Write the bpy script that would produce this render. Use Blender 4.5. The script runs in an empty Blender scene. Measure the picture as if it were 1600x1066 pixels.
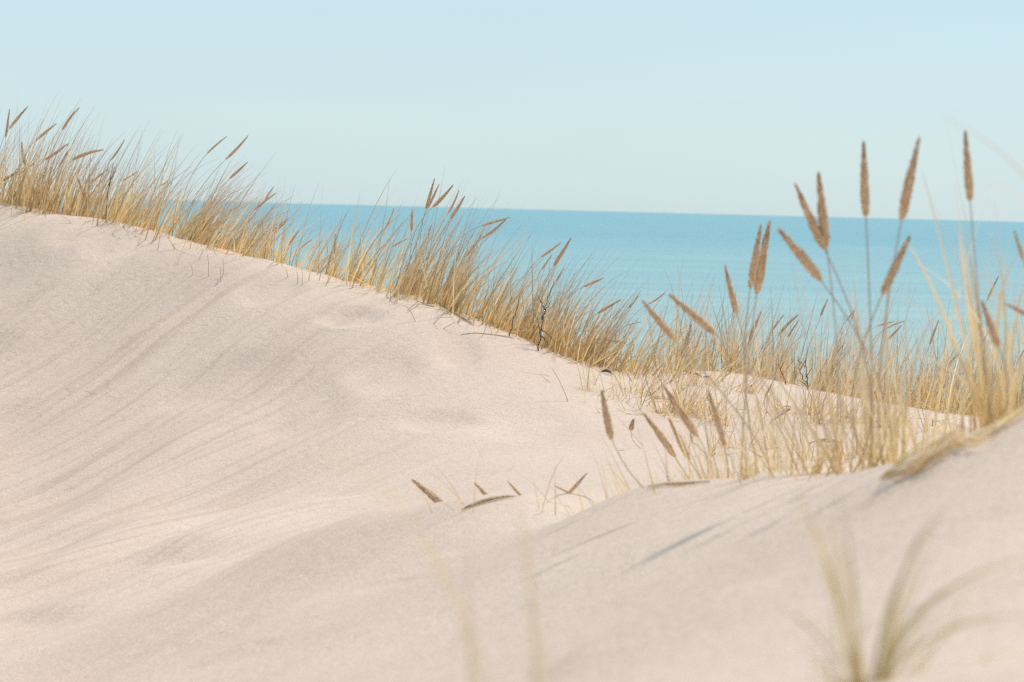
import bpy, math, random
import numpy as np
from mathutils import Vector, Matrix

random.seed(7)
RNG = np.random.default_rng(11)
R = math.radians
scene = bpy.context.scene
COL = scene.collection

# ------------------------------------------------------------------ camera
CAM_Z = 9.0                       # eye height above the sea
LENS, SENSOR = 85.0, 36.0
F = 1600 * LENS / SENSOR          # focal length in pixels of the 1600 px wide photograph
ROLL, PITCH = R(1.46), R(3.14)
fwd = Vector((0, math.cos(PITCH), -math.sin(PITCH)))
up0 = Vector((0, math.sin(PITCH), math.cos(PITCH)))
rgt0 = Vector((1, 0, 0))
rgt = rgt0 * math.cos(ROLL) + up0 * math.sin(ROLL)
upv = up0 * math.cos(ROLL) - rgt0 * math.sin(ROLL)
cam_d = bpy.data.cameras.new('camera')
cam_d.lens, cam_d.sensor_width = LENS, SENSOR
cam_d.clip_start, cam_d.clip_end = 0.05, 60000
cam_d.dof.use_dof = True
cam_d.dof.focus_distance = 11.8
cam_d.dof.aperture_fstop = 6.0
cam = bpy.data.objects.new('camera', cam_d)
COL.objects.link(cam)
m = Matrix((rgt, upv, -fwd)).transposed().to_4x4()
m.translation = Vector((0, 0, CAM_Z))
cam.matrix_world = m
scene.camera = cam

# ------------------------------------------------------------------ sky, sun, exposure
SUN_AZ, SUN_EL = R(50), R(60)     # azimuth clockwise from the view direction (+Y)
world = bpy.data.worlds.new('World')
scene.world = world
world.use_nodes = True
nt = world.node_tree
nt.nodes.clear()
w_out = nt.nodes.new('ShaderNodeOutputWorld')
w_bg = nt.nodes.new('ShaderNodeBackground')
w_sky = nt.nodes.new('ShaderNodeTexSky')
w_sky.sky_type = 'NISHITA'
w_sky.sun_disc = False
w_sky.sun_elevation = SUN_EL
w_sky.sun_rotation = SUN_AZ
w_sky.altitude = 0
w_sky.air_density = 1.0
w_sky.dust_density = 0.5
w_sky.ozone_density = 3.0
w_mul = nt.nodes.new('ShaderNodeMix')
w_mul.data_type = 'RGBA'
w_mul.blend_type = 'MULTIPLY'
w_mul.inputs[0].default_value = 1.0
w_mul.inputs[7].default_value = (0.88, 0.965, 1.0, 1)
# thin milky high cloud drawn over the whole sky, a little uneven
w_tc = nt.nodes.new('ShaderNodeTexCoord')
w_mp = nt.nodes.new('ShaderNodeMapping')
w_mp.inputs['Scale'].default_value = (2.2, 2.2, 11.0)
nt.links.new(w_tc.outputs['Generated'], w_mp.inputs[0])
w_ns = nt.nodes.new('ShaderNodeTexNoise')
w_ns.inputs['Scale'].default_value = 1.6
w_ns.inputs['Detail'].default_value = 4
nt.links.new(w_mp.outputs[0], w_ns.inputs['Vector'])
w_mr = nt.nodes.new('ShaderNodeMapRange')
w_mr.inputs[1].default_value, w_mr.inputs[2].default_value = 0.3, 0.7
w_mr.inputs[3].default_value, w_mr.inputs[4].default_value = 0.68, 0.86
nt.links.new(w_ns.outputs[0], w_mr.inputs[0])
w_hz = nt.nodes.new('ShaderNodeMix')
w_hz.data_type = 'RGBA'
nt.links.new(w_mr.outputs[0], w_hz.inputs[0])
nt.links.new(w_sky.outputs[0], w_hz.inputs[6])
w_hz.inputs[7].default_value = (4.2, 4.83, 5.0, 1)
nt.links.new(w_hz.outputs[2], w_mul.inputs[6])
nt.links.new(w_mul.outputs[2], w_bg.inputs[0])
w_bg.inputs[1].default_value = 0.107
nt.links.new(w_bg.outputs[0], w_out.inputs[0])

sun_d = bpy.data.lights.new('sun', 'SUN')
sun_d.energy = 2.25
sun_d.angle = R(4)
sun_d.color = (1.0, 0.90, 0.76)
sun = bpy.data.objects.new('sun', sun_d)
COL.objects.link(sun)
sdir = Vector((math.cos(SUN_EL) * math.sin(SUN_AZ), math.cos(SUN_EL) * math.cos(SUN_AZ), math.sin(SUN_EL)))
sun.rotation_euler = sdir.to_track_quat('Z', 'Y').to_euler()
sun.location = (20, 5, 40)

vs = scene.view_settings
vs.view_transform = 'Standard'
vs.look = 'None'
vs.gamma = 1.0
vs.use_curve_mapping = False
vs.exposure = 0.57
scene.render.engine = 'CYCLES'
scene.cycles.use_denoising = False
scene.cycles.max_bounces = 6

# ------------------------------------------------------------------ helpers
def at(px, py, d):
    """Photograph pixel and depth along the view axis -> world point."""
    u, v = (px - 800) / F, (533 - py) / F
    return Vector((0, 0, CAM_Z)) + (fwd + rgt * u + upv * v) * d

def tag(o, label=None, cat=None, group=None, kind=None):
    if label: o['label'] = label
    if cat: o['category'] = cat
    if group: o['group'] = group
    if kind: o['kind'] = kind
    return o

def link(name, data, parent=None, mat=None):
    o = bpy.data.objects.new(name, data)
    COL.objects.link(o)
    if parent: o.parent = parent
    if mat and not data.materials: data.materials.append(mat)
    return o

def empty(name, loc):
    o = bpy.data.objects.new(name, None)
    o.empty_display_size = 0.05
    o.location = loc
    COL.objects.link(o)
    return o

def mesh_np(name, V, Q, smooth=True, attrs=None):
    """Mesh from numpy vertices and quads, with float vertex attributes."""
    V = np.asarray(V, np.float32); Q = np.asarray(Q, np.int32)
    me = bpy.data.meshes.new(name)
    me.vertices.add(len(V)); me.vertices.foreach_set('co', V.ravel())
    k = Q.shape[1]
    me.loops.add(Q.size); me.loops.foreach_set('vertex_index', Q.ravel())
    me.polygons.add(len(Q))
    me.polygons.foreach_set('loop_start', np.arange(0, Q.size, k, dtype=np.int32))
    me.polygons.foreach_set('use_smooth', np.full(len(Q), smooth))
    for an, av in (attrs or {}).items():
        a = me.attributes.new(an, 'FLOAT', 'POINT')
        a.data.foreach_set('value', np.asarray(av, np.float32))
    me.update(calc_edges=True)
    me.validate()
    return me

def _hash(ix, iy, seed):
    h = (ix.astype(np.int64) * 374761393 + iy.astype(np.int64) * 668265263 + seed * 974634777) & 0xFFFFFFFF
    h = ((h ^ (h >> 13)) * 1274126177) & 0xFFFFFFFF
    return ((h ^ (h >> 16)) & 0xFFFFFF) / float(0xFFFFFF)

def vnoise(x, y, seed=0):
    """Smooth value noise, -1..1."""
    ix, iy = np.floor(x), np.floor(y)
    fx, fy = x - ix, y - iy
    fx = fx * fx * fx * (fx * (fx * 6 - 15) + 10); fy = fy * fy * fy * (fy * (fy * 6 - 15) + 10)
    a, b = _hash(ix, iy, seed), _hash(ix + 1, iy, seed)
    c, d = _hash(ix, iy + 1, seed), _hash(ix + 1, iy + 1, seed)
    return 2 * ((a * (1 - fx) + b * fx) * (1 - fy) + (c * (1 - fx) + d * fx) * fy) - 1

# ------------------------------------------------------------------ materials
def new_mat(name):
    ma = bpy.data.materials.new(name)
    ma.use_nodes = True
    n = ma.node_tree.nodes
    return ma, n, ma.node_tree.links, n['Principled BSDF'], n['Material Output']

def ramp(n, stops):
    r = n.new('ShaderNodeValToRGB')
    els = r.color_ramp.elements
    while len(els) < len(stops): els.new(0.5)
    for e, (p, c) in zip(els, stops):
        e.position = p; e.color = (*c, 1)
    return r

def sand_material():
    ma, n, l, b, out = new_mat('pale_sand')
    tc = n.new('ShaderNodeTexCoord')
    big = n.new('ShaderNodeTexNoise'); big.inputs['Scale'].default_value = 1.1; big.inputs['Detail'].default_value = 5
    l.new(tc.outputs['Object'], big.inputs['Vector'])
    rb = ramp(n, [(0.30, (0.588, 0.466, 0.396)), (0.72, (0.648, 0.532, 0.462))])
    l.new(big.outputs[0], rb.inputs[0])
    # laminae of darker grains laid down the slip face
    mp0 = n.new('ShaderNodeMapping'); mp0.inputs['Rotation'].default_value = (0, 0, R(-53))
    l.new(tc.outputs['Object'], mp0.inputs[0])
    mp = n.new('ShaderNodeMapping'); mp.inputs['Scale'].default_value = (0.8, 20, 1)
    l.new(mp0.outputs[0], mp.inputs[0])
    lam = n.new('ShaderNodeTexNoise'); lam.inputs['Scale'].default_value = 1.0; lam.inputs['Detail'].default_value = 4; lam.inputs['Distortion'].default_value = 0.4
    l.new(mp.outputs[0], lam.inputs['Vector'])
    rl = ramp(n, [(0.33, (0.875, 0.85, 0.825)), (0.52, (1, 1, 1))])
    l.new(lam.outputs[0], rl.inputs[0])
    m1 = n.new('ShaderNodeMix'); m1.data_type = 'RGBA'; m1.blend_type = 'MULTIPLY'
    sx_ = n.new('ShaderNodeSeparateXYZ'); l.new(tc.outputs['Object'], sx_.inputs[0])
    fx_ = n.new('ShaderNodeMapRange'); fx_.inputs[1].default_value = 0.1; fx_.inputs[2].default_value = -1.3; fx_.inputs[3].default_value = 0.0; fx_.inputs[4].default_value = 1.0
    l.new(sx_.outputs[0], fx_.inputs[0])
    fy_ = n.new('ShaderNodeMapRange'); fy_.inputs[1].default_value = 6.0; fy_.inputs[2].default_value = 8.5
    l.new(sx_.outputs[1], fy_.inputs[0])
    fm_ = n.new('ShaderNodeMath'); fm_.operation = 'MULTIPLY'
    fz_ = n.new('ShaderNodeMapRange'); fz_.inputs[1].default_value = 12.9; fz_.inputs[2].default_value = 11.6
    l.new(sx_.outputs[1], fz_.inputs[0])
    fn_ = n.new('ShaderNodeMath'); fn_.operation = 'MULTIPLY'
    l.new(fx_.outputs[0], fm_.inputs[0]); l.new(fy_.outputs[0], fm_.inputs[1])
    l.new(fm_.outputs[0], fn_.inputs[0]); l.new(fz_.outputs[0], fn_.inputs[1]); l.new(fn_.outputs[0], m1.inputs[0])
    l.new(rb.outputs[0], m1.inputs[6]); l.new(rl.outputs[0], m1.inputs[7])
    # single grains
    gr = n.new('ShaderNodeTexNoise'); gr.inputs['Scale'].default_value = 120; gr.inputs['Detail'].default_value = 3; gr.inputs['Roughness'].default_value = 0.75
    l.new(tc.outputs['Object'], gr.inputs['Vector'])
    rg = ramp(n, [(0.32, (0.79, 0.765, 0.74)), (0.5, (0.99, 0.985, 0.98)), (0.68, (1.15, 1.15, 1.15))])
    l.new(gr.outputs[0], rg.inputs[0])
    m2 = n.new('ShaderNodeMix'); m2.data_type = 'RGBA'; m2.blend_type = 'MULTIPLY'; m2.inputs[0].default_value = 1
    l.new(m1.outputs[2], m2.inputs[6]); l.new(rg.outputs[0], m2.inputs[7])
    l.new(m2.outputs[2], b.inputs['Base Color'])
    b.inputs['Roughness'].default_value = 0.95
    b.inputs['Specular IOR Level'].default_value = 0.15
    bp = n.new('ShaderNodeBump'); bp.inputs['Strength'].default_value = 0.5; bp.inputs['Distance'].default_value = 0.004
    l.new(gr.outputs[0], bp.inputs['Height'])
    md = n.new('ShaderNodeTexNoise'); md.inputs['Scale'].default_value = 22; md.inputs['Detail'].default_value = 4
    l.new(tc.outputs['Object'], md.inputs['Vector'])
    bp2 = n.new('ShaderNodeBump'); bp2.inputs['Strength'].default_value = 0.35; bp2.inputs['Distance'].default_value = 0.015
    l.new(md.outputs[0], bp2.inputs['Height']); l.new(bp.outputs[0], bp2.inputs['Normal'])
    # little scuffs and slips
    sc = n.new('ShaderNodeTexNoise'); sc.inputs['Scale'].default_value = 5.5; sc.inputs['Detail'].default_value = 7; sc.inputs['Roughness'].default_value = 0.62
    l.new(tc.outputs['Object'], sc.inputs['Vector'])
    rs = ramp(n, [(0.30, (0, 0, 0)), (0.42, (1, 1, 1))]); l.new(sc.outputs[0], rs.inputs[0])
    bp3 = n.new('ShaderNodeBump'); bp3.inputs['Strength'].default_value = 0.22; bp3.inputs['Distance'].default_value = 0.012
    l.new(rs.outputs[0], bp3.inputs['Height']); l.new(bp2.outputs[0], bp3.inputs['Normal'])
    l.new(bp3.outputs[0], b.inputs['Normal'])
    return ma

def sea_material():
    ma, n, l, b, out = new_mat('turquoise_sea')
    tc = n.new('ShaderNodeTexCoord')
    sp = n.new('ShaderNodeSeparateXYZ'); l.new(tc.outputs['Object'], sp.inputs[0])
    # shallow water over pale sand near the shore, deeper further out
    mr = n.new('ShaderNodeMapRange'); mr.inputs[1].default_value = 90; mr.inputs[2].default_value = 900
    l.new(sp.outputs[1], mr.inputs[0])
    rr = ramp(n, [(0.0, (0.34, 0.47, 0.45)), (0.25, (0.235, 0.41, 0.45)), (1.0, (0.14, 0.345, 0.415))])
    l.new(mr.outputs[0], rr.inputs[0])
    mp = n.new('ShaderNodeMapping'); mp.inputs['Scale'].default_value = (0.014, 0.09, 1)
    l.new(tc.outputs['Object'], mp.inputs[0])
    pt = n.new('ShaderNodeTexNoise'); pt.inputs['Scale'].default_value = 1; pt.inputs['Detail'].default_value = 6
    l.new(mp.outputs[0], pt.inputs['Vector'])
    rp = ramp(n, [(0.35, (0.86, 0.91, 0.93)), (0.65, (1.09, 1.06, 1.05))])
    l.new(pt.outputs[0], rp.inputs[0])
    mm = n.new('ShaderNodeMix'); mm.data_type = 'RGBA'; mm.blend_type = 'MULTIPLY'; mm.inputs[0].default_value = 1
    l.new(rr.outputs[0], mm.inputs[6]); l.new(rp.outputs[0], mm.inputs[7])
    l.new(mm.outputs[2], b.inputs['Base Color'])
    b.inputs['Roughness'].default_value = 0.32
    b.inputs['IOR'].default_value = 1.33
    b.inputs['Specular IOR Level'].default_value = 0.28
    wv = n.new('ShaderNodeTexNoise'); wv.inputs['Scale'].default_value = 0.5; wv.inputs['Detail'].default_value = 7; wv.inputs['Roughness'].default_value = 0.65
    mp2 = n.new('ShaderNodeMapping'); mp2.inputs['Scale'].default_value = (0.5, 1.4, 1)
    l.new(tc.outputs['Object'], mp2.inputs[0]); l.new(mp2.outputs[0], wv.inputs['Vector'])
    bp = n.new('ShaderNodeBump'); bp.inputs['Strength'].default_value = 0.6; bp.inputs['Distance'].default_value = 0.6
    l.new(wv.outputs[0], bp.inputs['Height']); l.new(bp.outputs[0], b.inputs['Normal'])
    return ma

def plant_material(name, stops, spread=0.5, trans=0.3, grain=None):
    """Colour runs along the plant (attribute along) and varies from blade to blade (attribute tone)."""
    ma, n, l, b, out = new_mat(name)
    a = n.new('ShaderNodeAttribute'); a.attribute_name = 'along'
    t = n.new('ShaderNodeAttribute'); t.attribute_name = 'tone'
    r = ramp(n, stops); l.new(a.outputs['Fac'], r.inputs[0])
    mr = n.new('ShaderNodeMapRange'); mr.inputs[3].default_value = 1 - spread; mr.inputs[4].default_value = 1 + spread
    l.new(t.outputs['Fac'], mr.inputs[0])
    mx = n.new('ShaderNodeMix'); mx.data_type = 'RGBA'; mx.blend_type = 'MULTIPLY'; mx.inputs[0].default_value = 1
    l.new(r.outputs[0], mx.inputs[6]); l.new(mr.outputs[0], mx.inputs[7])
    col = mx.outputs[2]
    if grain:
        tc = n.new('ShaderNodeTexCoord')
        g = n.new('ShaderNodeTexNoise'); g.inputs['Scale'].default_value = grain; g.inputs['Detail'].default_value = 2
        l.new(tc.outputs['Object'], g.inputs['Vector'])
        rg = ramp(n, [(0.35, (0.6, 0.58, 0.55)), (0.65, (1.35, 1.32, 1.25))]); l.new(g.outputs[0], rg.inputs[0])
        m3 = n.new('ShaderNodeMix'); m3.data_type = 'RGBA'; m3.blend_type = 'MULTIPLY'; m3.inputs[0].default_value = 1
        l.new(col, m3.inputs[6]); l.new(rg.outputs[0], m3.inputs[7]); col = m3.outputs[2]
    l.new(col, b.inputs['Base Color'])
    b.inputs['Roughness'].default_value = 0.6
    b.inputs['Specular IOR Level'].default_value = 0.3
    if trans:
        tr = n.new('ShaderNodeBsdfTranslucent'); l.new(col, tr.inputs[0])
        ms = n.new('ShaderNodeMixShader'); ms.inputs[0].default_value = trans
        l.new(b.outputs[0], ms.inputs[1]); l.new(tr.outputs[0], ms.inputs[2]); l.new(ms.outputs[0], out.inputs[0])
    return ma

M_SAND = sand_material()
M_SEA = sea_material()
M_BLADE = plant_material('dry_straw_blade', [(0.0, (0.73, 0.55, 0.27)), (0.3, (0.81, 0.63, 0.35)), (0.6, (0.70, 0.55, 0.37)), (1.0, (0.53, 0.43, 0.38))], 0.42, 0.47)
M_PALE = plant_material('bleached_blade', [(0.0, (0.74, 0.55, 0.26)), (0.4, (0.80, 0.63, 0.37)), (1.0, (0.70, 0.59, 0.52))], 0.25, 0.42)
M_NEAR = plant_material('green_gold_blade', [(0.0, (0.52, 0.41, 0.20)), (0.3, (0.64, 0.52, 0.31)), (1.0, (0.66, 0.55, 0.38))], 0.2, 0.4)
M_STALK = plant_material('dry_stalk', [(0.0, (0.60, 0.45, 0.24)), (0.6, (0.60, 0.48, 0.35)), (1.0, (0.50, 0.40, 0.31))], 0.2, 0.1)
M_HEAD = plant_material('brown_seed_head', [(0.0, (0.84, 0.63, 0.41)), (0.5, (0.78, 0.575, 0.385)), (1.0, (0.66, 0.48, 0.32))], 0.3, 0.3, 260)
M_TWIG = plant_material('dark_dead_twig', [(0.0, (0.085, 0.062, 0.048)), (1.0, (0.16, 0.115, 0.085))], 0.3, 0.0, 90)
M_HUSK = plant_material('brown_leaf_litter', [(0.0, (0.46, 0.33, 0.20)), (1.0, (0.60, 0.46, 0.30))], 0.3, 0.1, 120)

# ------------------------------------------------------------------ dune surface
# control points: photograph column, row, depth (m)
CP = [
 # crest of the back dune, then its face down to the hollow and the near sand
 (-350,330,14.0),(-150,334,13.8),(0,337,13.5),(100,342,13.2),(180,351,13.0),(250,366,12.8),(330,393,12.5),(400,411,12.3),(480,430,12.1),(560,446,12.0),
 (650,468,11.8),(720,497,11.6),(800,526,11.5),(870,556,11.5),(940,574,11.7),(1030,577,12.0),(1100,581,12.2),(1200,593,12.2),
 (1270,611,12.1),(1350,627,12.0),(1450,642,12.0),(1540,655,12.0),(1700,670,12.0),(1900,690,12.0),
 (-300,520,12.2),(-300,720,10.4),(-300,900,8.0),(-300,1100,6.5),
 (0,420,12.9),(0,520,12.1),(0,700,10.8),(0,850,9.3),(0,960,7.9),(0,1066,6.6),
 (200,460,12.2),(200,560,11.6),(200,700,10.5),(200,830,9.2),(200,950,7.6),(200,1066,6.1),
 (400,520,11.4),(400,650,10.6),(400,770,9.6),(400,870,7.9),(400,960,6.5),(400,1066,5.2),
 (600,560,11.0),(600,680,10.2),(600,760,9.4),(600,800,8.7),(600,807,7.7),(600,880,6.7),(600,960,5.6),(600,1066,4.4),
 (800,620,10.7),(800,710,9.8),(800,772,8.7),(800,771,7.2),(800,856,6.2),(800,960,4.9),(800,1066,3.5),
 (1000,650,10.7),(1000,715,9.4),(1000,752,8.4),(1000,759,6.2),(1000,850,5.0),(1000,950,3.9),(1000,1066,2.9),
 (1250,655,10.9),(1250,715,9.5),(1250,748,8.4),(1250,752,5.4),(1250,850,4.1),(1250,950,3.1),(1250,1066,2.3),
 (1450,678,10.6),(1450,705,4.8),(1450,780,3.8),(1450,900,2.8),(1450,1066,1.9),
 (1600,645,4.5),(1600,760,3.4),(1600,900,2.5),(1600,1066,1.7),
 (1800,600,4.2),(1800,760,3.2),(1800,1000,2.0),
]
XYZ = [tuple(at(*p)) for p in CP]
cr = [p for p in CP if p[2] > 11.4 and (p[1] < 700) and (p[0] < -100 or (p[0], p[1]) not in ((0,420),(0,520),(200,460),(200,560),(-300,520)))]
for (px, py, d) in cr[::2]:                          # seaward side falls away behind the crest
    c = at(px, py, d)
    XYZ.append((c.x * 1.05, c.y + 0.7, c.z - 0.05))
    XYZ.append((c.x * 1.1, c.y + 2.0, c.z - 0.42))
    XYZ.append((c.x * 1.25, c.y + 5.5, c.z - 2.0))
    XYZ.append((c.x * 1.5, c.y + 12, c.z - 4.8))
for x, y, z in [(0.55,7.2,-1.0),(1.0,6.7,-0.95),(1.4,7.0,-1.0),(1.7,8.0,-1.02),(2.4,7.5,-0.95),(3.5,7.5,-0.85),(1.9,9.5,-1.0),
                (-1.5,3.0,-0.85),(-2.5,2.5,-0.8),(0,1.2,-0.55),(0.8,0.6,-0.42),(-1,0,-0.75),(1.5,0,-0.45),(0,-2,-0.6),(3,0,-0.45),(3,3,-0.3),
                (-4,0,-0.9),(-4,6,-1.1),(-6,8,-1.0),(-7,12,-0.4),(-7,15,-0.6),(-7,22,-3.5),(7,0,-0.6),(7,6,-0.6),(7,11,-1.0),(7,14,-1.3),(8,22,-4),
                (-8,-6,-0.6),(8,-6,-0.6),(0,-7,-0.7)]:
    XYZ.append((x, y, z + CAM_Z))
P = np.array(XYZ)
def _tps(r2):
    return 0.5 * r2 * np.log(np.maximum(r2, 1e-12))
N_ = len(P)
A = np.zeros((N_ + 3, N_ + 3))
d2 = (P[:, None, 0] - P[None, :, 0]) ** 2 + (P[:, None, 1] - P[None, :, 1]) ** 2
A[:N_, :N_] = _tps(d2) + np.eye(N_) * 0.013
A[:N_, N_] = 1; A[:N_, N_ + 1:] = P[:, :2]
A[N_:, :N_] = A[:N_, N_:].T
W = np.linalg.solve(A, np.concatenate([P[:, 2], [0, 0, 0]]))

def base_h(x, y):
    """Smooth dune form inside the built area."""
    xs, ys = np.clip(x, -9, 9), np.clip(y, -7, 24)
    z = W[N_] + W[N_ + 1] * xs + W[N_ + 2] * ys
    for i in range(N_):
        z = z + W[i] * _tps((xs - P[i, 0]) ** 2 + (ys - P[i, 1]) ** 2)
    # further out: low dunes sideways, seaward slope and beach in front
    far = 8.2 + 0.35 * vnoise(x * 0.09, y * 0.09, 3) - 0.0 * x
    sea = np.clip((y - 13) / 30, 0, 1); sea = sea * sea * (3 - 2 * sea)
    far = far * (1 - sea) + (1.0 - (np.maximum(y, 43) - 43) * 0.035) * sea
    ex = np.maximum(np.maximum(np.abs(x) - 5.5, 0) / 3.0, np.maximum(np.maximum(y - 18, 0) / 6.0, np.maximum(-4 - y, 0) / 3.0))
    k = np.clip(ex, 0, 1); k = k * k * (3 - 2 * k)
    return z * (1 - k) + far * k

FEATURES = []                     # relief features, filled in below once the smooth form is known
def height(x, y):
    x = np.asarray(x, float); y = np.asarray(y, float)
    z = base_h(x, y)
    u, v = x * 0.83 + y * 0.56, y * 0.83 - x * 0.56
    z = z + 0.010 * vnoise(u * 1.3, v * 1.7, 1) + 0.0025 * vnoise(u * 4.1, v * 4.9, 2)
    # slip-face laminae running down to the lower left
    ca, sa = 0.6, 0.8
    al = x * ca + y * sa; ac = -x * sa + y * ca
    msk = np.clip((0.2 - x) / 1.5, 0, 1) * np.clip((y - 3.5) / 2, 0, 1) * np.clip((13.2 - y) / 1.2, 0, 1)
    lam = vnoise(al * 0.8, ac * 7 + 0.5 * vnoise(al * 0.7, ac * 2, 8), 5) + 0.5 * vnoise(al * 1.3, ac * 16, 6)
    z = z + 0.007 * msk * lam
    for f in FEATURES: z = z + f(x, y)
    return z

def hz(x, y):
    return float(height(np.array([x]), np.array([y]))[0])

def ground_at(px, py, d0=1.2, d1=16):
    """First point of the dune on the sight line of a photograph pixel."""
    ds = np.linspace(d0, d1, 700)
    a, b = at(px, py, 0), at(px, py, 1)
    dr = np.array(b - a); o = np.array(a)
    pts = o[None] + ds[:, None] * dr[None]
    below = pts[:, 2] < height(pts[:, 0], pts[:, 1])
    i = int(np.argmax(below)) if below.any() else len(ds) - 1
    p = pts[i]
    return Vector((p[0], p[1], hz(p[0], p[1])))

def dip(px, py, rx, ry, dep, ang=0.0):
    c = ground_at(px, py); ca, sa = math.cos(ang), math.sin(ang)
    def f(x, y):
        u = ((x - c.x) * ca + (y - c.y) * sa) / rx; v = (-(x - c.x) * sa + (y - c.y) * ca) / ry
        r2 = u * u + v * v
        return -dep * 2.0 * np.exp(-r2 * r2)
    return f

def step(p0, p1, hgt, rise=0.5, fall=0.12):
    """A sharp-crested ripple from pixel p0 to p1: gentle rise on the sunny side, steep drop on the other."""
    a, b = ground_at(*p0), ground_at(*p1)
    t = Vector((b.x - a.x, b.y - a.y)); L = t.length; t /= L
    def f(x, y):
        s = ((x - a.x) * t.x + (y - a.y) * t.y) / L
        wob = 0.03 * np.sin(s * 7.0)
        n = -(x - a.x) * t.y + (y - a.y) * t.x + wob
        e = np.clip(s / 0.25, 0, 1) * np.clip((1 - s) / 0.35, 0, 1); e = e * e * (3 - 2 * e)
        up_ = np.clip(1 + n / rise, 0, 1); dn = np.clip(1 - n / fall, 0, 1)
        return hgt * e * np.where(n < 0, up_ * up_ * (3 - 2 * up_), dn * dn * (3 - 2 * dn))
    return f

fs = [dip(552, 494, 0.15, 0.10, 0.016), dip(690, 660, 0.17, 0.12, 0.013), dip(345, 600, 0.26, 0.25, 0.014), dip(600, 580, 0.16, 0.2, 0.012),
      dip(130, 352, 0.18, 0.2, 0.02), dip(195, 372, 0.2, 0.2, 0.018), dip(425, 450, 0.16, 0.2, 0.015), dip(715, 545, 0.1, 0.2, 0.013),
      dip(820, 660, 0.2, 0.3, 0.012), dip(470, 640, 0.2, 0.3, 0.014),
      step((185, 890), (530, 770), 0.055, 0.55, 0.16), step((0, 975), (330, 872), 0.04, 0.6, 0.18), step((400, 872), (640, 800), 0.03, 0.5, 0.18),
      step((-40, 870), (420, 575), 0.045, 0.45, 0.22), step((-40, 660), (320, 470), 0.04, 0.4, 0.22), step((40, 775), (420, 560), 0.03, 0.3, 0.16),
      step((-20, 930), (300, 780), 0.035, 0.35, 0.18), step((-40, 545), (170, 400), 0.035, 0.35, 0.2),
      step((300, 1050), (640, 900), 0.02, 0.6, 0.3), step((560, 930), (720, 860), 0.012, 0.5, 0.2), step((820, 1060), (1240, 895), 0.02, 0.4, 0.08),
      step((1040, 890), (1400, 720), 0.016, 0.3, 0.10), step((1385, 762), (1525, 712), 0.03, 0.12, 0.05)]
FEATURES.extend(fs)

def axis(lo, a, b, hi, fine, n_out):
    inner = np.arange(a, b, fine)
    g = np.linspace(0, 1, n_out + 1)[1:] ** 2.6
    left = a - (a - lo) * g[::-1]; right = inner[-1] + (hi - inner[-1]) * g
    return np.concatenate([left, inner, right])
gx = axis(-260, -3.6, 3.4, 260, 0.018, 70)
gy = axis(-60, 1.2, 14.4, 130, 0.020, 60)
X, Y = np.meshgrid(gx, gy)
Z = height(X.ravel(), Y.ravel())
nx, ny = len(gx), len(gy)
idx = np.arange(nx * ny).reshape(ny, nx)
Qd = np.stack([idx[:-1, :-1], idx[:-1, 1:], idx[1:, 1:], idx[1:, :-1]], -1).reshape(-1, 4)
dune = link('sand_dune', mesh_np('sand_dune', np.stack([X.ravel(), Y.ravel(), Z], 1), Qd), None, M_SAND)
tag(dune, 'pale wind-blown sand dunes sloping down to the sea', 'sand', kind='structure')

# ------------------------------------------------------------------ sea
sx = np.concatenate([-np.geomspace(30000, 20, 24), np.geomspace(20, 30000, 24)])
sy = np.concatenate([[60], np.geomspace(80, 40000, 60)])
SX, SY = np.meshgrid(sx, sy)
ii = np.arange(SX.size).reshape(SX.shape)
Qs = np.stack([ii[:-1, :-1], ii[:-1, 1:], ii[1:, 1:], ii[1:, :-1]], -1).reshape(-1, 4)
sea = link('sea', mesh_np('sea', np.stack([SX.ravel(), SY.ravel(), np.zeros(SX.size)], 1), Qs), None, M_SEA)
tag(sea, 'calm turquoise sea reaching to the horizon', 'sea', kind='structure')

# ------------------------------------------------------------------ grass
def tubes(C, rad, sides=3, tone=None, twist=None, leaf=False):
    """Tapered tubes round B centre lines. C: (B,S,3), rad: (B,S). Returns verts, quads, along, tone."""
    B, S, _ = C.shape
    T = np.gradient(C, axis=1); T /= np.linalg.norm(T, axis=2, keepdims=True) + 1e-9
    ref = np.array([0.31, 0.87, 0.2]); ref = np.broadcast_to(ref, T.shape)
    U = np.cross(T, ref); U /= np.linalg.norm(U, axis=2, keepdims=True) + 1e-9
    Vv = np.cross(T, U)
    ph = (RNG.uniform(0, 6.28, B) if twist is None else twist)[:, None, None]
    ang = np.arange(sides)[None, None, :] * (2 * math.pi / sides) + ph
    ring = C[:, :, None, :] + rad[:, :, None, None] * (np.cos(ang)[..., None] * U[:, :, None, :] + np.sin(ang)[..., None] * Vv[:, :, None, :])
    if leaf:                                              # an open, slightly folded leaf instead of a closed stem
        sides = 3
        ang = np.array([0, math.pi / 2, math.pi])[None, None, :] + ph
        sc = np.array([1, .45, 1])[None, None, :, None]
        ring = C[:, :, None, :] + sc * rad[:, :, None, None] * (np.cos(ang)[..., None] * U[:, :, None, :] + np.sin(ang)[..., None] * Vv[:, :, None, :])
    V = ring.reshape(-1, 3)
    k = np.arange(B * S * sides).reshape(B, S, sides)
    k2 = np.roll(k, -1, axis=2)
    Q = np.stack([k[:, :-1], k2[:, :-1], k2[:, 1:], k[:, 1:]], -1).reshape(-1, 4)
    if leaf:
        Q = np.stack([k[:, :-1, :2], k[:, :-1, 1:], k[:, 1:, 1:], k[:, 1:, :2]], -1).reshape(-1, 4)
    al = np.broadcast_to(np.linspace(0, 1, S)[None, :, None], (B, S, sides)).ravel()
    tn = RNG.uniform(0, 1, B) if tone is None else tone
    tn = np.broadcast_to(tn[:, None, None], (B, S, sides)).ravel()
    return V, Q, al, tn

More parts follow.
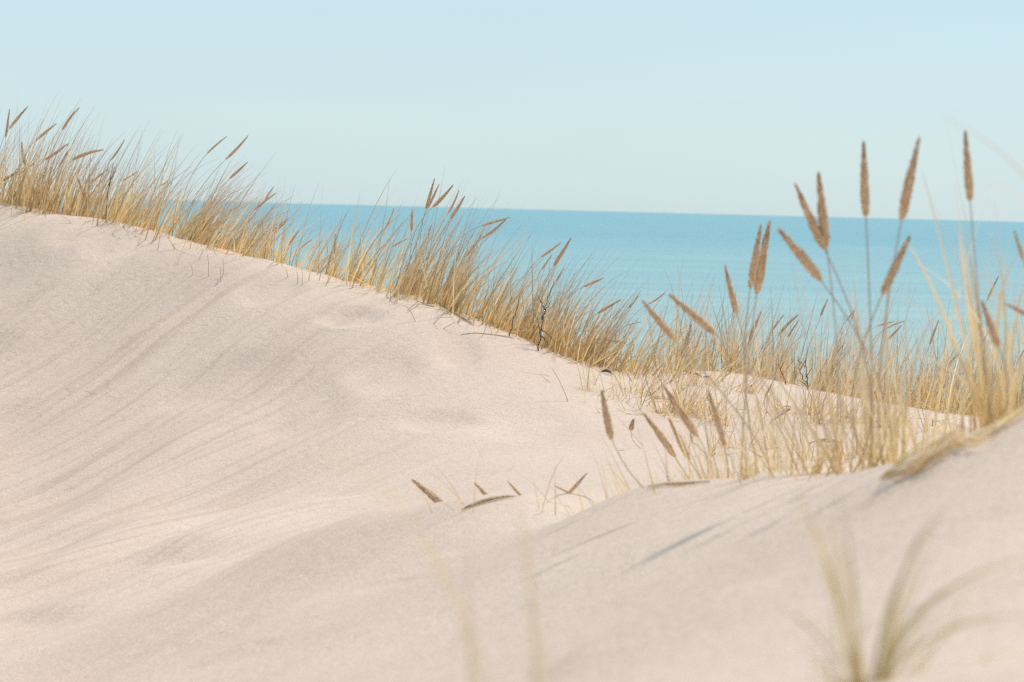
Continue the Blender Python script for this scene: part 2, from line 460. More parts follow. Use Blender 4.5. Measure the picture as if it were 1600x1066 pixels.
def blade_lines(base, n, rx, ry, h, hs, lean, spread, bend, segs=8, litter=0.0):
    """Centre lines of n blades fanning out of one clump. lean: (x, y) tilt of the clump; bend: how much wind and weight bow the tips."""
    k = max(3, n // 22)
    sh = RNG.normal(0, 1, (k, 2)) * np.array([rx, ry]) * 0.55
    sl = RNG.normal(0, spread * 0.55, (k, 2)); sb = RNG.uniform(0.7, 1.2, k)
    ki = RNG.integers(0, k, n)
    g = sh[ki] + RNG.normal(0, 0.02, (n, 2))
    stray = RNG.uniform(0, 1, n) < 0.42                     # runners between the shoots
    g[stray] = RNG.normal(0, 1, (int(stray.sum()), 2)) * np.array([rx * 0.95, ry * 0.6])
    bx, by = base.x + g[:, 0], base.y + g[:, 1]
    bz = height(bx, by) - 0.02
    L = h * (0.34 + 0.95 * RNG.uniform(0, 1, n) ** 1.1) * sb[ki]
    d = np.stack([lean[0] + sl[ki, 0] + RNG.normal(0, spread * .8, n) + g[:, 0] / max(rx, 0.02) * spread * 0.4, lean[1] + sl[ki, 1] + RNG.normal(0, spread, n), np.ones(n)], 1)
    lit = RNG.uniform(0, 1, n) < litter
    d[lit, :2] += RNG.normal(0, 1.3, (lit.sum(), 2)); d[lit, 2] = 0.45; L[lit] *= 0.7
    d /= np.linalg.norm(d, axis=1, keepdims=True)
    bv = np.stack([lean[0] * 0.8 + RNG.normal(0.06, 0.28, n), RNG.normal(0, 0.25, n), -np.abs(RNG.normal(0.25, 0.25, n))], 1) * (bend * RNG.uniform(0.2, 1.7, n))[:, None]
    pts = [np.stack([bx, by, bz], 1)]
    for s in range(1, segs):
        q = d + bv * (s / segs) ** 1.5
        q /= np.linalg.norm(q, axis=1, keepdims=True)
        pts.append(pts[-1] + q * (L / (segs - 1))[:, None])
    C = np.stack(pts, 1)
    gz = height(C[:, :, 0].ravel(), C[:, :, 1].ravel()).reshape(n, segs) + 0.004   # fallen blades lie on the sand, not in it
    C[:, 2:, 2] = np.maximum(C[:, 2:, 2], gz[:, 2:])
    return C

def blade_radius(n, segs, w):
    t = np.linspace(0, 1, segs)[None]
    ww = RNG.uniform(0.65, 1.25, n)[:, None] * w * 0.5
    return ww * (1 - 0.92 * t ** 1.1)

def blades_object(C, w, parent, mat, single=False, tone=None, full=False):
    n, S, _ = C.shape
    rad = blade_radius(n, S, w)
    if full: rad = np.full((n, S), w * .5) * (1 - .85 * np.linspace(0, 1, S) ** 3)[None]
    C = C - np.array(parent.location)[None, None]
    if not single:
        V, Q, al, tn = tubes(C, rad, 3, tone, None, True)
        o = link('blades', mesh_np('blades', V, Q, True, {'along': al, 'tone': tn}), parent, mat)
        o['kind'] = 'stuff'
        return
    for i in range(n):
        V, Q, al, tn = tubes(C[i:i + 1], rad[i:i + 1], 3, None, None, True)
        link('blade', mesh_np('blade', V, Q, True, {'along': al, 'tone': tn}), parent, mat)

def qbez(a, b, c, k):
    t = np.linspace(0, 1, k)[:, None]
    return (1 - t) ** 2 * np.array(a) + 2 * t * (1 - t) * np.array(b) + t ** 2 * np.array(c)

# seed heads: a spindle of overlapping pointed spikelets round a core, 1 m long along +Z
def head_mesh(seed, curve, fat):
    rg = np.random.default_rng(seed)
    def prof(t): return fat * (np.sin(np.pi * np.clip(t, 0, 1) ** 0.72) ** 0.85 * (1.08 - 0.4 * t) + 0.012)
    def off(t): return np.array([curve * (t * t), 0.3 * curve * t * t, 0])
    V, Q, al, tn = [], [], [], []
    ns, nr = 8, 14
    for j in range(nr):
        t = j / (nr - 1); r = prof(t) * 0.8
        for s in range(ns):
            a = 6.2832 * s / ns
            V.append(off(t) + np.array([r * math.cos(a), r * math.sin(a), t])); al.append(t); tn.append(0.45)
    for j in range(nr - 1):
        for s in range(ns):
            s2 = (s + 1) % ns
            Q.append((j * ns + s, j * ns + s2, (j + 1) * ns + s2, (j + 1) * ns + s))
    for q in range(240):
        t = rg.uniform(0.0, 0.93); a = rg.uniform(0, 6.2832); r = prof(t) * 0.72
        ln = rg.uniform(0.06, 0.10); wd = fat * rg.uniform(0.22, 0.34); out = rg.uniform(0.02, 0.09)
        er = np.array([math.cos(a), math.sin(a), 0]); et = np.array([-math.sin(a), math.cos(a), 0]); ez = np.array([0, 0, 1.0])
        p0 = off(t) + er * r + ez * t
        tip = p0 + ez * ln + er * (ln * out - (prof(t) - prof(min(t + ln, 1))) * 0.9)
        mid = p0 + (tip - p0) * 0.45 + er * fat * 0.2
        k = len(V); tone = rg.uniform(0, 1)
        for v in (p0, mid + et * wd * 0.5, tip, mid - et * wd * 0.5): V.append(v); al.append(t); tn.append(tone)
        Q.append((k, k + 1, k + 2, k + 3))
    return mesh_np('seed_head', np.array(V), np.array(Q), True, {'along': al, 'tone': tn})
HEADS = [head_mesh(1, 0.03, 0.062), head_mesh(2, -0.04, 0.058), head_mesh(3, 0.12, 0.054), head_mesh(4, 0.02, 0.068), head_mesh(5, -0.22, 0.06), head_mesh(6, 0.16, 0.05)]
for hm in HEADS: hm.materials.append(M_HEAD)

def seed_stalk(tuft, base, hb, ht, fat=1.0, w=0.0016, straight=False):
    """A stalk from base to head foot hb with a seed head from hb to ht; all world points."""
    L = (ht - hb).length
    dr = (ht - hb).normalized()
    reach = (hb - base).length
    ctrl = hb - dr * reach * 0.5
    ctrl.z = max(ctrl.z, base.z + 0.25 * (hb.z - base.z))
    o0 = tuft.location
    C = qbez(base - Vector((0, 0, 0.02)) - o0, ctrl - o0, hb + dr * L * 0.05 - o0, 12)[None]
    rad = np.linspace(w * 1.2, w * 0.75, 12)[None]
    V, Q, al, tn = tubes(C, rad, 5)
    st = link('seed_stalk', mesh_np('seed_stalk', V, Q, True, {'along': al, 'tone': tn}), tuft, M_STALK)
    hd = link('seed_head', random.choice([HEADS[0], HEADS[1], HEADS[3]] if straight else HEADS), st)
    q = dr.to_track_quat('Z', 'Y')
    hd.matrix_local = Matrix.Translation(hb - o0) @ q.to_matrix().to_4x4() @ Matrix.Rotation(random.uniform(0, 6.28), 4, 'Z') @ Matrix.Diagonal((L * fat, L * fat, L, 1))
    return st

def head_px(tuft, d, fx, fy, tx, ty, base=None, fat=1.0, dd=0.0, w=0.0016, straight=False):
    """A seed head seen from foot pixel (fx, fy) to tip pixel (tx, ty) at depth d."""
    hb, ht = at(fx, fy, d), at(tx, ty, d + dd)
    if base is None:
        g = RNG.normal(0, 0.05, 2)
        bx, by = tuft.location.x + g[0], tuft.location.y + g[1]
        base = Vector((bx, by, hz(bx, by)))
    return seed_stalk(tuft, base, hb, ht, fat, w, straight)

def tuft_at(px, d, label, group, name='marram_tuft', cat='grass tuft'):
    p = at(px, 500, d)
    t = empty(name, (p.x, p.y, hz(p.x, p.y)))
    return tag(t, label, cat, group)

G_CREST = 'marram tufts along the crest of the back dune'
# px, depth, blades, rx, ry, height, sd, lean, spread, bend, litter, label, heads (foot x, foot y, tip x, tip y)
CREST = [
 (-45, 13.8, 200, .30, .25, .52, .12, .28, .16, .7, .06, 'golden tuft cut off by the frame edge at the high end of the crest', []),
 (22, 13.75, 300, .30, .22, .50, .12, .24, .17, .7, .08, 'dense tuft at the high end of the crest with two crossing brown seed heads', [(9,216,15,170),(14,202,43,165),(0,285,38,262)]),
 (78, 13.6, 330, .28, .22, .50, .13, .26, .18, .7, .08, 'tuft with a seed head tipped backwards against its leaning blades', [(40,260,28,221),(54,221,88,192),(97,204,118,164),(24,275,58,257)]),
 (128, 13.5, 320, .26, .22, .45, .12, .30, .18, .75, .08, 'tuft with flat-leaning brown heads just right of the backward-tipped head', [(112,251,156,224),(70,250,110,226),(92,262,108,232),(138,318,120,278)]),
 (178, 13.4, 210, .24, .2, .45, .13, .32, .2, .7, .08, 'sandy brown tuft growing round the thin dark twig high on the crest', [(172,252,198,220),(190,283,218,270),(142,285,170,265)]),
 (232, 13.2, 130, .24, .2, .46, .14, .34, .22, .7, .08, 'thin see-through tuft with one small drooping head between two dense tufts', [(250,291,268,280)]),
 (285, 13.0, 330, .24, .2, .50, .12, .42, .17, .9, .08, 'windswept tuft below the two parallel seed heads against the sky', [(322,242,352,210),(352,250,391,215)]),
 (338, 12.75, 420, .26, .2, .46, .11, .52, .18, 1.0, .12, 'thickest golden tuft on the crest, its blades swept far over', [(358,280,388,253),(414,312,428,291),(395,330,430,300)]),
 (388, 12.55, 150, .22, .2, .36, .12, .45, .28, .9, .15, 'low tangled tuft at the foot of the thickest golden tuft', [(426,362,450,342)]),
 (452, 12.4, 170, .30, .2, .42, .13, .22, .24, .7, .08, 'sparse upright tuft where the sea horizon first shows', [(430,362,447,348),(470,388,485,372),(446,388,470,362)]),
 (520, 12.3, 120, .34, .2, .36, .12, .28, .28, .7, .08, 'wispy tuft with one short upright brown head against the sea', [(523,398,522,366),(495,388,505,372)]),
 (582, 12.2, 130, .30, .2, .38, .12, .34, .26, .7, .08, 'wispy tuft before the sea with a slanting and an upright head', [(602,357,620,326),(643,363,644,326),(612,386,638,372)]),
 (640, 12.0, 330, .22, .18, .50, .11, .32, .15, .6, .08, 'tall golden tuft topped by five fanned brown seed heads', [(665,328,680,278),(668,326,687,288),(675,325,712,292),(699,335,722,299),(704,342,728,307),(669,372,671,350)]),
 (700, 11.85, 300, .26, .2, .44, .11, .40, .18, .7, .10, 'leaning tuft with two nearly level pale heads over the sea', [(752,353,797,339),(752,373,797,347),(733,397,752,368)]),
 (762, 11.75, 300, .28, .2, .40, .10, .36, .2, .7, .10, 'broad golden tuft on the crest directly beyond the two level pale heads', [(724,406,740,384)]),
 (822, 11.7, 330, .26, .2, .44, .10, .36, .18, .7, .10, 'golden tuft with one thick dark seed head and two thinner ones', [(864,417,894,373),(845,402,879,379),(846,422,862,398)]),
 (872, 11.65, 340, .26, .2, .40, .10, .40, .2, .75, .12, 'tuft just behind the bare black twig in the sand', [(912,448,944,434),(868,440,882,420)]),
 (925, 11.6, 340, .28, .2, .38, .10, .46, .22, .8, .16, 'low golden tuft spilling over the crest just after the black twig', [(933,490,970,468),(988,476,1000,454),(944,530,978,536)]),
 (982, 11.65, 240, .28, .2, .32, .10, .44, .28, .8, .16, 'last tuft of the crest row before the bare sand ridge', [(1012,476,1042,461),(980,483,1000,465),(976,510,1002,500)]),
 (1035, 11.9, 110, .24, .2, .28, .09, .3, .3, .7, .12, 'short sparse tuft standing at the near end of the bare ridge', []),
]
for (px, d, n, rx, ry, h, hs, lean, spr, bend, lit, label, heads) in CREST:
    d += 0.2 if px < 620 else 0.08
    t = tuft_at(px, d, label, G_CREST)
    C = blade_lines(t.location, int(n * .72), rx, ry, h, hs, (lean, 0.0), spr, bend, 8, lit)
    blades_object(C, 0.0072, t, M_BLADE)
    for (fx, fy, tx, ty) in heads:
        head_px(t, d + random.uniform(-.1, .1), fx, fy, tx, ty, None, random.uniform(.78, 1.22), random.uniform(-.05, .05))

G_BACK = 'marram tufts behind the bare ridge'
BACK = [
 (1078, 12.7, 200, .45, .10, 'tuft behind the ridge with two tall slanting heads side by side', [(1064,560,1082,507),(1082,556,1098,518),(1070,575,1080,540)]),
 (1140, 12.8, 220, .44, .12, 'dense short tuft behind the highest bare hump of the ridge', [(1145,490,1152,458),(1110,560,1122,530)]),
 (1192, 12.9, 240, .46, .16, 'tuft behind the ridge with a cluster of three heads above the hump', [(1170,535,1188,485),(1206,518,1222,490),(1216,526,1240,488)]),
 (1250, 12.8, 230, .42, .2, 'tuft behind the ridge growing beside the black tangled twig', [(1230,528,1248,500),(1282,495,1292,466),(1246,585,1262,560)]),
 (1312, 12.6, 280, .44, .26, 'dense golden tuft just right of the black tangled twig', [(1322,502,1336,484),(1330,500,1338,480),(1300,560,1322,535)]),
 (1372, 12.6, 280, .44, .2, 'tuft behind the ridge with several flat feathery heads at its tip', [(1382,515,1413,497),(1386,532,1410,508),(1370,510,1398,500)]),
 (1430, 12.7, 250, .46, .12, 'upright tuft behind the ridge with thin pale blades', [(1452,540,1466,500)]),
 (1488, 12.6, 280, .46, .1, 'upright tuft behind the lower end of the ridge, browner at its foot', [(1500,590,1520,560),(1478,575,1500,545)]),
 (1548, 12.4, 300, .50, .08, 'tuft behind the ridge showing a thin slanting head above the near dune', [(1542,470,1560,430),(1528,548,1545,515)]),
 (1606, 12.3, 300, .52, .06, 'tuft cut off by the frame edge beyond the near dune top', [(1588,570,1602,540)]),
 (1665, 12.3, 120, .50, .06, 'tuft at the very edge of the view behind the near dune', []),
]
for (px, d, n, h, lean, label, heads) in BACK:
    t = tuft_at(px, d, label, G_BACK)
    C = blade_lines(t.location, int(n * .66), .36, .3, h, .11, (lean, 0), .22, .7, 8, .1)
    blades_object(C, 0.0072, t, M_BLADE)
    for (fx, fy, tx, ty) in heads:
        head_px(t, d + random.uniform(-.1, .1), fx, fy, tx, ty, None, random.uniform(.78, 1.22), random.uniform(-.05, .05))

# sparse stubbly tufts on the sand between ridge and near dune
G_STUB = 'sparse tufts on the open sand between the two dunes'
STUB = [  # pixel of the foot, blades, radius, height, lean, label, heads
 (925, 612, 26, .14, .17, .12, 'few short stalks standing just below the end of the crest row', []),
 (985, 615, 44, .16, .19, .25, 'stubbly tuft on the sand below the dark scrap of debris', []),
 (1062, 645, 90, .10, .27, .12, 'upright straw-coloured stubble tuft in the middle of the sand hollow', []),
 (1000, 650, 22, .14, .15, -.15, 'handful of thin stems in the sand beside the oval seed head', []),
 (1112, 612, 40, .20, .22, .2, 'loose stems rising from the sand in front of the ridge', []),
 (1150, 660, 46, .20, .22, .1, 'loose crossing stems in the hollow before the ridge hump', []),
 (1215, 650, 60, .24, .22, .15, 'crossing stems round the bent brown seed head below the ridge', [(1195,622,1210,592)]),
 (1290, 655, 80, .30, .20, .1, 'scattered thin stems on the sand below the dense golden tuft', []),
 (1350, 660, 90, .24, .22, .1, 'tangled stubble tuft where the ridge meets the tall near stalks', [(1452,690,1462,655)]),
 (1420, 672, 60, .22, .18, -.1, 'fine stubble in front of the low end of the ridge', []),
 (1240, 705, 70, .30, .2, -.1, 'thin crossing stems round the seed head lying on the sand', []),
 (1330, 715, 70, .22, .2, -.05, 'straw stems behind the near dune edge below the tall stalks', [(1338,712,1342,680)]),
]
for (px, py, n, rad, h, lean, label, heads) in STUB:
    p = ground_at(px, py, 7.6)
    t = tag(empty('marram_tuft', p), label, 'grass tuft', G_STUB)
    C = blade_lines(p, int(n * 1.7), rad, rad, h * 1.12, .06, (lean, 0), .46, .5, 7, .12)
    blades_object(C, 0.0056, t, M_BLADE)
    for (fx, fy, tx, ty) in heads:
        head_px(t, p.y, fx, fy, tx, ty, None, 1.0)

# tufts along the near dune edge, soft in front of the focus
G_NEAR = 'tall tufts along the edge of the near dune'
def near_tuft(px, py, d, n, rx, h, hs, lean, spr, label, heads, paths=(), w=.0050, bend=.6, group=G_NEAR, mat=None, single=True, dd=0.0):
    if py is None:
        p = at(px, 600, d); p.z = hz(p.x, p.y)
    else:
        p = ground_at(px, py)
    t = tag(empty('marram_tuft', p), label, 'grass tuft', group)
    if n:
        blades_object(blade_lines(p, n, rx, rx, h, hs, (lean, 0), spr, bend, 9, .06), w, t, mat or M_PALE, single)
    for (x0, y0, x1, y1, x2, y2, dt) in paths:             # single blades: foot, middle and tip
        a = at(x0, y0, p.y); a.z = hz(a.x, a.y) - .02
        c = at(x2, y2, p.y + dt); b = at(x1, y1, p.y + dt * .6)
        ctrl = b * 2 - (a + c) * .5
        blades_object(qbez(a, ctrl, c, 12)[None], w * (1.5 if group == 'blurred tufts close in front of the lens' else 1.3), t, mat or M_PALE, True, None, True)
    for (fx, fy, tx, ty, hd) in heads:
        g = RNG.normal(0, .035, 2)
        bs = Vector((p.x + g[0], p.y + g[1], hz(p.x + g[0], p.y + g[1])))
        head_px(t, hd, fx, fy, tx, ty, bs, random.uniform(1.15, 1.4), random.uniform(-.02, .02), .0019, True)
    return t
near_tuft(1185, None, 6.3, 14, .07, .46, .10, .0, .16, 'soft tuft with a pair of upright heads side by side over the sea',
  [(1172,452,1188,350,6.2),(1182,462,1199,344,6.3),(1152,492,1130,414,6.4),(1118,522,1045,460,5.6),(1055,532,1003,468,5.4)],
  [(1180,760,1182,600,1190,440,0)])
near_tuft(1355, None, 5.6, 44, .09, .40, .10, -.18, .24, 'tall tuft with three heads fanned backwards above the horizon',
  [(1290,392,1239,288,5.0),(1292,388,1276,269,5.0),(1284,440,1217,354,5.0),(1353,340,1347,219,4.9)],
  [(1360,720,1330,560,1255,430,-.3),(1350,720,1300,600,1190,520,-.2),(1370,720,1345,560,1335,440,.1)])
near_tuft(1405, None, 5.4, 46, .09, .36, .10, -.05, .26, 'tall tuft with one straight head high above the horizon and one leaning below it',
  [(1408,347,1433,214,4.7),(1378,462,1421,367,4.9)],
  [(1400,710,1385,560,1392,400,0),(1410,710,1430,560,1480,480,.2),(1400,710,1370,600,1260,480,-.2)])
near_tuft(1560, None, 5.0, 80, .13, .40, .10, .02, .2, 'big tuft of wide pale blades rising to the edge of the picture',
  [(1516,316,1507,203,4.6),(1600,408,1584,360,4.9),(1562,545,1532,470,4.8),(1625,500,1568,474,4.7)],
  [(1545,650,1520,480,1492,350,-.1),(1550,650,1525,470,1505,345,.1),(1540,650,1500,500,1440,265,-.2),(1550,650,1470,480,1412,375,-.3),
   (1560,650,1490,540,1370,440,-.2),(1565,650,1570,480,1545,360,.2),(1570,650,1585,520,1600,450,.1),(1560,650,1525,500,1460,320,-.1),(1555,650,1500,590,1400,555,0),(1550,650,1515,490,1498,372,0),(1556,650,1530,500,1512,380,.1),(1560,650,1530,470,1480,200,.1),(1570,650,1560,500,1590,400,.1),(1575,650,1540,520,1430,410,-.1),(1580,650,1575,520,1530,420,.2)])
near_tuft(1085, None, 6.4, 95, .16, .26, .08, -.28, .24, 'tuft on the near dune edge with a fan of thick tilted brown heads',
  [(1056,716,1008,643,6.5),(1078,722,1046,652,6.6),(1132,698,1109,610,6.2),(1092,684,1034,604,6.4),(956,688,938,610,6.0),(1082,692,1076,664,7.4)],
  [(1090,760,1040,690,985,610,.2),(1095,760,1060,680,1020,600,.2)], w=.0042)
near_tuft(1185, None, 6.0, 80, .17, .25, .07, -.15, .48, 'straw tuft on the near dune edge behind the lying brown head', [], w=.0042)
near_tuft(1285, None, 5.6, 36, .09, .26, .07, -.1, .5, 'loose straw tuft on the near dune edge at the foot of the tall stalks', [], w=.0042)
near_tuft(985, None, 6.5, 16, .09, .22, .07, -.35, .2, 'few fine stalks on the near dune edge leaning backwards over bare sand', [], w=.0034)
near_tuft(880, None, 6.9, 14, .12, .20, .07, -.3, .3, 'wispy stems on the near dune edge with a small crooked brown head', [(893,772,866,758,7.2),(888,772,918,740,7.2)],
  [(845,778,860,752,882,712,.05)], w=.0034)
near_tuft(772, 786, 0, 9, .14, .22, .07, -.45, .25, 'thin stems with two short stubby heads poking up behind the near dune edge', [(772,786,740,754,7.4),(818,779,792,752,7.3)], w=.003)
near_tuft(690, 800, 0, 8, .12, .2, .06, -.5, .25, 'thin stems with one slender dark head slanting backwards over bare sand', [(706,802,645,747,7.6)], w=.003)

# tufts right in front of the lens
G_LENS = 'blurred tufts close in front of the lens'
near_tuft(1350, None, 1.95, 24, .035, .16, .045, .02, .42, 'blurred yellow-green tuft at the lower edge of the picture', [],
  [(1350 + random.uniform(-10, 10), 1085, 1306 + q * .55 + random.uniform(-6, 6), 915, 1250 + q + random.uniform(-12, 12), 775 + random.uniform(-20, 50), random.uniform(-.1, .1)) for q in (-30, -12, 0, 14, 30, 60)] +
  [(1372, 1085, 1415 + q, 930, 1475 + 2 * q, 805 + abs(q), .1) for q in (-14, 0, 12)] + [(1375, 1085, 1455 + q, 960 + q, 1610, 885 + 2 * q, .05) for q in (-8, 6, 30)] +
  [(1330, 1085, 1290, 1010, 1215, 950, 0), (1335, 1085, 1300, 1000, 1160, 930, 0)] +
  [(1345,1080,1300,920,1245,770,-.1),(1350,1080,1315,900,1290,760,0),(1345,1080,1310,900,1260,800,.05),(1360,1080,1400,920,1480,790,.1),(1365,1080,1440,950,1600,880,.1),(1360,1080,1395,950,1420,860,0),
   (1370,1080,1450,1000,1610,960,0)], w=.0028, bend=.9, group=G_LENS, mat=M_NEAR)
near_tuft(815, None, 1.7, 3, .04, .28, .04, -.1, .08, 'blurred thin stems crossing the lower middle of the picture', [],
  [(835,1400,835,1000,800,770,0),(800,1400,745,1000,560,740,-.05),(790,1400,700,920,480,700,-.05),(840,1400,850,1000,815,820,.05)], w=.0040, group=G_LENS, mat=M_NEAR)
near_tuft(1760, None, 2.6, 6, .04, .40, .06, .1, .1, 'blurred blades slanting in from beyond the frame edge into the sky', [],
  [(1745,900,1690,420,1470,180,0),(1750,900,1700,450,1540,285,0)], w=.0032, group=G_LENS, mat=M_PALE)

# ------------------------------------------------------------------ twigs, litter and single stems
def twig(name, label, pts_list, d, rad, mat=M_TWIG, cat='twig'):
    """A branching dead twig: first path is the stem, the others are branches."""
    x0, y0 = pts_list[0][0]
    o = None
    for k, path in enumerate(pts_list):
        pts = [at(x, y, d + random.uniform(-.02, .02)) for x, y in path]
        if k == 0:
            b = pts[0]; b.z = min(b.z, hz(b.x, b.y) - .01)
            o = tag(empty(name, (b.x, b.y, hz(b.x, b.y))), label, cat)
        Pn = np.array([list(p) for p in pts]) - np.array(o.location)
        t = np.linspace(0, len(Pn) - 1, len(Pn) * 4 - 3)
        C = np.stack([np.interp(t, np.arange(len(Pn)), Pn[:, i]) for i in range(3)], 1)
        C += RNG.normal(0, rad * .6, C.shape)
        r = np.linspace(rad * (1 if k == 0 else .75), rad * .35, len(C))
        V, Q, al, tn = tubes(C[None], r[None], 6)
        link('stem' if k == 0 else 'branch', mesh_np('twig_piece', V, Q, True, {'along': al, 'tone': tn}), o, mat)
    return o
g = ground_at(840, 548)
twig('dead_twig', 'bare black branching twig stuck in the sand before the crest tufts',
  [[(840,550),(845,520),(848,495),(856,465),(866,440)],[(848,500),(853,483),(862,470)],[(846,515),(856,522),(866,532)],[(845,520),(840,505),(840,488)],
   [(851,485),(844,470),(842,462)],[(847,525),(854,535),(858,540)]], g.y, .0038)
twig('dead_twig', 'thin dark twig rising out of the high end of the crest',
  [[(166,342),(167,310),(172,280),(177,255)],[(170,290),(176,275),(178,262)]], 13.3, .004)
twig('dead_twig', 'black tangled twig standing behind the ridge hump',
  [[(1263,612),(1260,590),(1258,570),(1262,545)],[(1260,600),(1252,585),(1248,575)],[(1260,590),(1268,575),(1270,562)],[(1258,575),(1250,565),(1246,556)],[(1262,604),(1254,598),(1246,596)]], 12.2, .0042)
twig('dead_twig', 'curved dark twig just before the black tangled one behind the ridge',
  [[(1230,600),(1222,585),(1217,572),(1216,556)],[(1219,578),(1226,565)]], 12.2, .0034)
twig('dead_twig', 'short dark twig leaning in the crest grass before the black twig',
  [[(796,516),(803,498),(810,476),(812,458)]], 11.5, .003)

def lying(name, label, p0, p1, width, mat, cat, head=False, curl=.01, dmin=1.2):
    """A dry stalk or leaf lying on the sand between two pixels."""
    a, b = ground_at(*p0, dmin), ground_at(*p1, dmin)
    k = 9
    C = np.array([list(a.lerp(b, i / (k - 1))) for i in range(k)])
    C[:, 2] = height(C[:, 0], C[:, 1]) + width * .45 + curl * np.sin(np.linspace(0, math.pi, k))
    o = tag(empty(name, a), label, cat)
    r = width * .5 * np.sin(np.linspace(.25, math.pi - .1, k)) ** .6
    V, Q, al, tn = tubes(C[None] - np.array(a), r[None], 6)
    if head:
        r = np.full(k, width * .18); V, Q, al, tn = tubes(C[None] - np.array(a), r[None], 5)
        s = link('stem', mesh_np('stem', V, Q, True, {'along': al, 'tone': tn}), o, M_STALK)
        hb, ht = Vector(C[2]), Vector(C[-1]); L = (ht - hb).length
        h = link('seed_head', random.choice(HEADS), o)
        h.matrix_local = Matrix.Translation(hb - a) @ (ht - hb).to_track_quat('Z', 'Y').to_matrix().to_4x4() @ Matrix.Diagonal((width * 6, width * 6, L, 1))
    else:
        link('dry_leaf', mesh_np('dry_leaf', V, Q, True, {'along': al, 'tone': tn}), o, mat)
    return o
lying('fallen_seed_head', 'brown seed head lying level on the open sand in the hollow', (1262, 699), (1312, 696), .022, M_HEAD, 'seed head', True, .02)
lying('fallen_seed_head', 'long brown head lying along the near dune edge under the straw tufts', (1012, 764), (1108, 757), .012, M_HEAD, 'seed head', True, .002)
lying('fallen_leaf', 'brown curled leaf lying on the near dune edge below two stubby heads', (722, 799), (806, 779), .011, M_HUSK, 'dead leaf', False, .004)
lying('fallen_stalk', 'brown stalk lying in the sand below the broad golden crest tuft', (698, 484), (741, 511), .010, M_HUSK, 'dead stalk', False, .004)
lying('fallen_leaf', 'dark scrap of debris on the sand below the last crest tuft', (940, 584), (958, 588), .014, M_TWIG, 'dead leaf', False, .012)
lying('fallen_leaf', 'dark sliver lying on the sand at the near end of the ridge', (1076, 585), (1097, 591), .010, M_TWIG, 'dead leaf', False, .008)
lying('fallen_leaf', 'small dark scrap lying further down the ridge from the sliver', (1099, 591), (1112, 594), .010, M_TWIG, 'dead leaf', False, .006)
lying('fallen_seed_head', 'bent brown seed head resting among crossing stems below the ridge', (1204, 664), (1236, 640), .020, M_HEAD, 'seed head', True, .03)
lying('fallen_seed_head', 'pale dry head lying across the middle stubble tuft', (1008, 629), (1050, 627), .014, M_HEAD, 'seed head', True, .02)
lying('fallen_stalk', 'thin stalk lying level on the sand before the short dark twig', (720, 524), (805, 530), .005, M_STALK, 'dead stalk', False, .0)
# small oval seed head standing on its own thin stalk
g = ground_at(1012, 700, 7.6)
t = tag(empty('seed_stalk_plant', g), 'small oval seed head on a bare thin stalk in the sand hollow', 'seed stalk')
seed_stalk(t, g, at(986, 673, g.y), at(988, 654, g.y), 4.2, .0014)

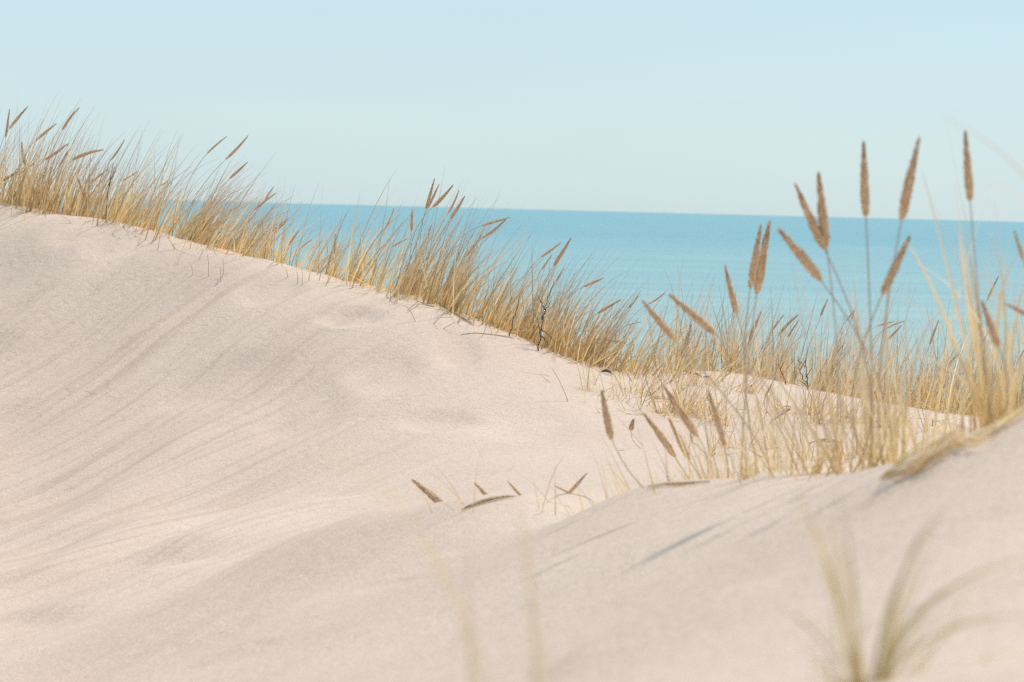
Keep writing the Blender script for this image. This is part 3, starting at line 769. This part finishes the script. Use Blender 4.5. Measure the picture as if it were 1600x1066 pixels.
# flattened dead grass along the top of the near dune
g = ground_at(1455, 738)
t = tag(empty('flattened_grass', g), 'flattened bundle of dead grass lying over the shaded edge of the near dune', 'grass tuft')
def flat_bundle(t, p0, p1, n, sc, w, name):
    a, b = ground_at(*p0), ground_at(*p1)
    lines = []
    for i in range(n):
        s0, s1 = sorted(RNG.uniform(0, 1, 2)); s1 = min(1, s0 + max(.35, s1 - s0))
        k = np.linspace(s0, s1, 9)[:, None]
        C = np.array(a)[None] * (1 - k) + np.array(b)[None] * k
        o = RNG.normal(0, sc, 2); sp = RNG.normal(0, sc * .8, 2)
        C[:, 0] += o[0] + sp[0] * np.linspace(0, 1, 9); C[:, 1] += o[1] + sp[1] * np.linspace(0, 1, 9)
        C[:, 2] = height(C[:, 0], C[:, 1]) + abs(RNG.normal(.007, .007)) + .008 * np.sin(np.linspace(0, 3.14, 9)) * RNG.uniform(0, 1)
        lines.append(C)
    C = np.stack(lines) - np.array(t.location)[None, None]
    V, Q, al, tn = tubes(C, blade_radius(n, 9, w), 3, None, None, True)
    o = link(name, mesh_np(name, V, Q, True, {'along': al, 'tone': tn}), t, M_PALE)
    o['kind'] = 'stuff'
flat_bundle(t, (1390, 755), (1525, 704), 46, .02, .005, 'blades')
g = ground_at(1560, 668)
t = tag(empty('flattened_grass', g), 'flattened dead grass trailing down from the top of the near dune', 'grass tuft')
flat_bundle(t, (1490, 695), (1640, 632), 30, .02, .005, 'blades')
g = ground_at(1300, 738)
t = tag(empty('flattened_grass', g), 'short smear of dead grass on the near dune edge', 'grass tuft')
flat_bundle(t, (1270, 752), (1310, 735), 14, .012, .005, 'blades')

# single stems poking out of the bare back slope
LONE = [((343,440),(344,415),'one of two stems standing close together on bare sand below the thickest tuft'),((347,433),(348,405),'one of two stems standing close together on bare sand below the thickest tuft'),((325,436),(324,398),'upright stem on bare sand just beside the close pair of stems'),((300,430),(298,414),'lone'),((244,393),(250,366),'lone'),
        ((275,392),(259,368),'lone'),((471,448),(471,418),'tallest upright stem on bare sand below the sparse upright tuft'),((463,446),(464,425),'lone'),((449,433),(446,420),'lone'),((506,448),(514,430),'lone'),
        ((607,474),(610,455),'lone'),((651,503),(634,478),'lone'),((672,506),(698,486),'lone'),((631,486),(654,470),'lone'),((686,514),(712,503),'lone'),
        ((769,523),(762,508),'lone'),((752,525),(762,500),'lone'),((115,352),(98,338),'single bent stem on the bare sand near the high end of the crest'),((335,447),(341,436),'lone'),((890,628),(862,575),'long thin stem leaning alone over bare sand just below the end of the crest row')]
for (f, tp, k) in LONE:
    g = ground_at(*f)
    o = tag(empty('grass_stem', g), k if k != 'lone' else 'single short grass stem poking out of the bare slope below the crest', 'grass stem', 'single stems on the bare slope')
    tip = at(tp[0], tp[1], g.y + random.uniform(-.03, .03))
    C = qbez(Vector((0, 0, -.02)), (tip - g) * .5 + Vector((.01, 0, .0)), tip - g, 7)[None]
    V, Q, al, tn = tubes(C, np.linspace(.002, .0011, 7)[None], 4, np.array([.2]))
    link('stem', mesh_np('stem', V, Q, True, {'along': al, 'tone': tn}), o, M_STALK)
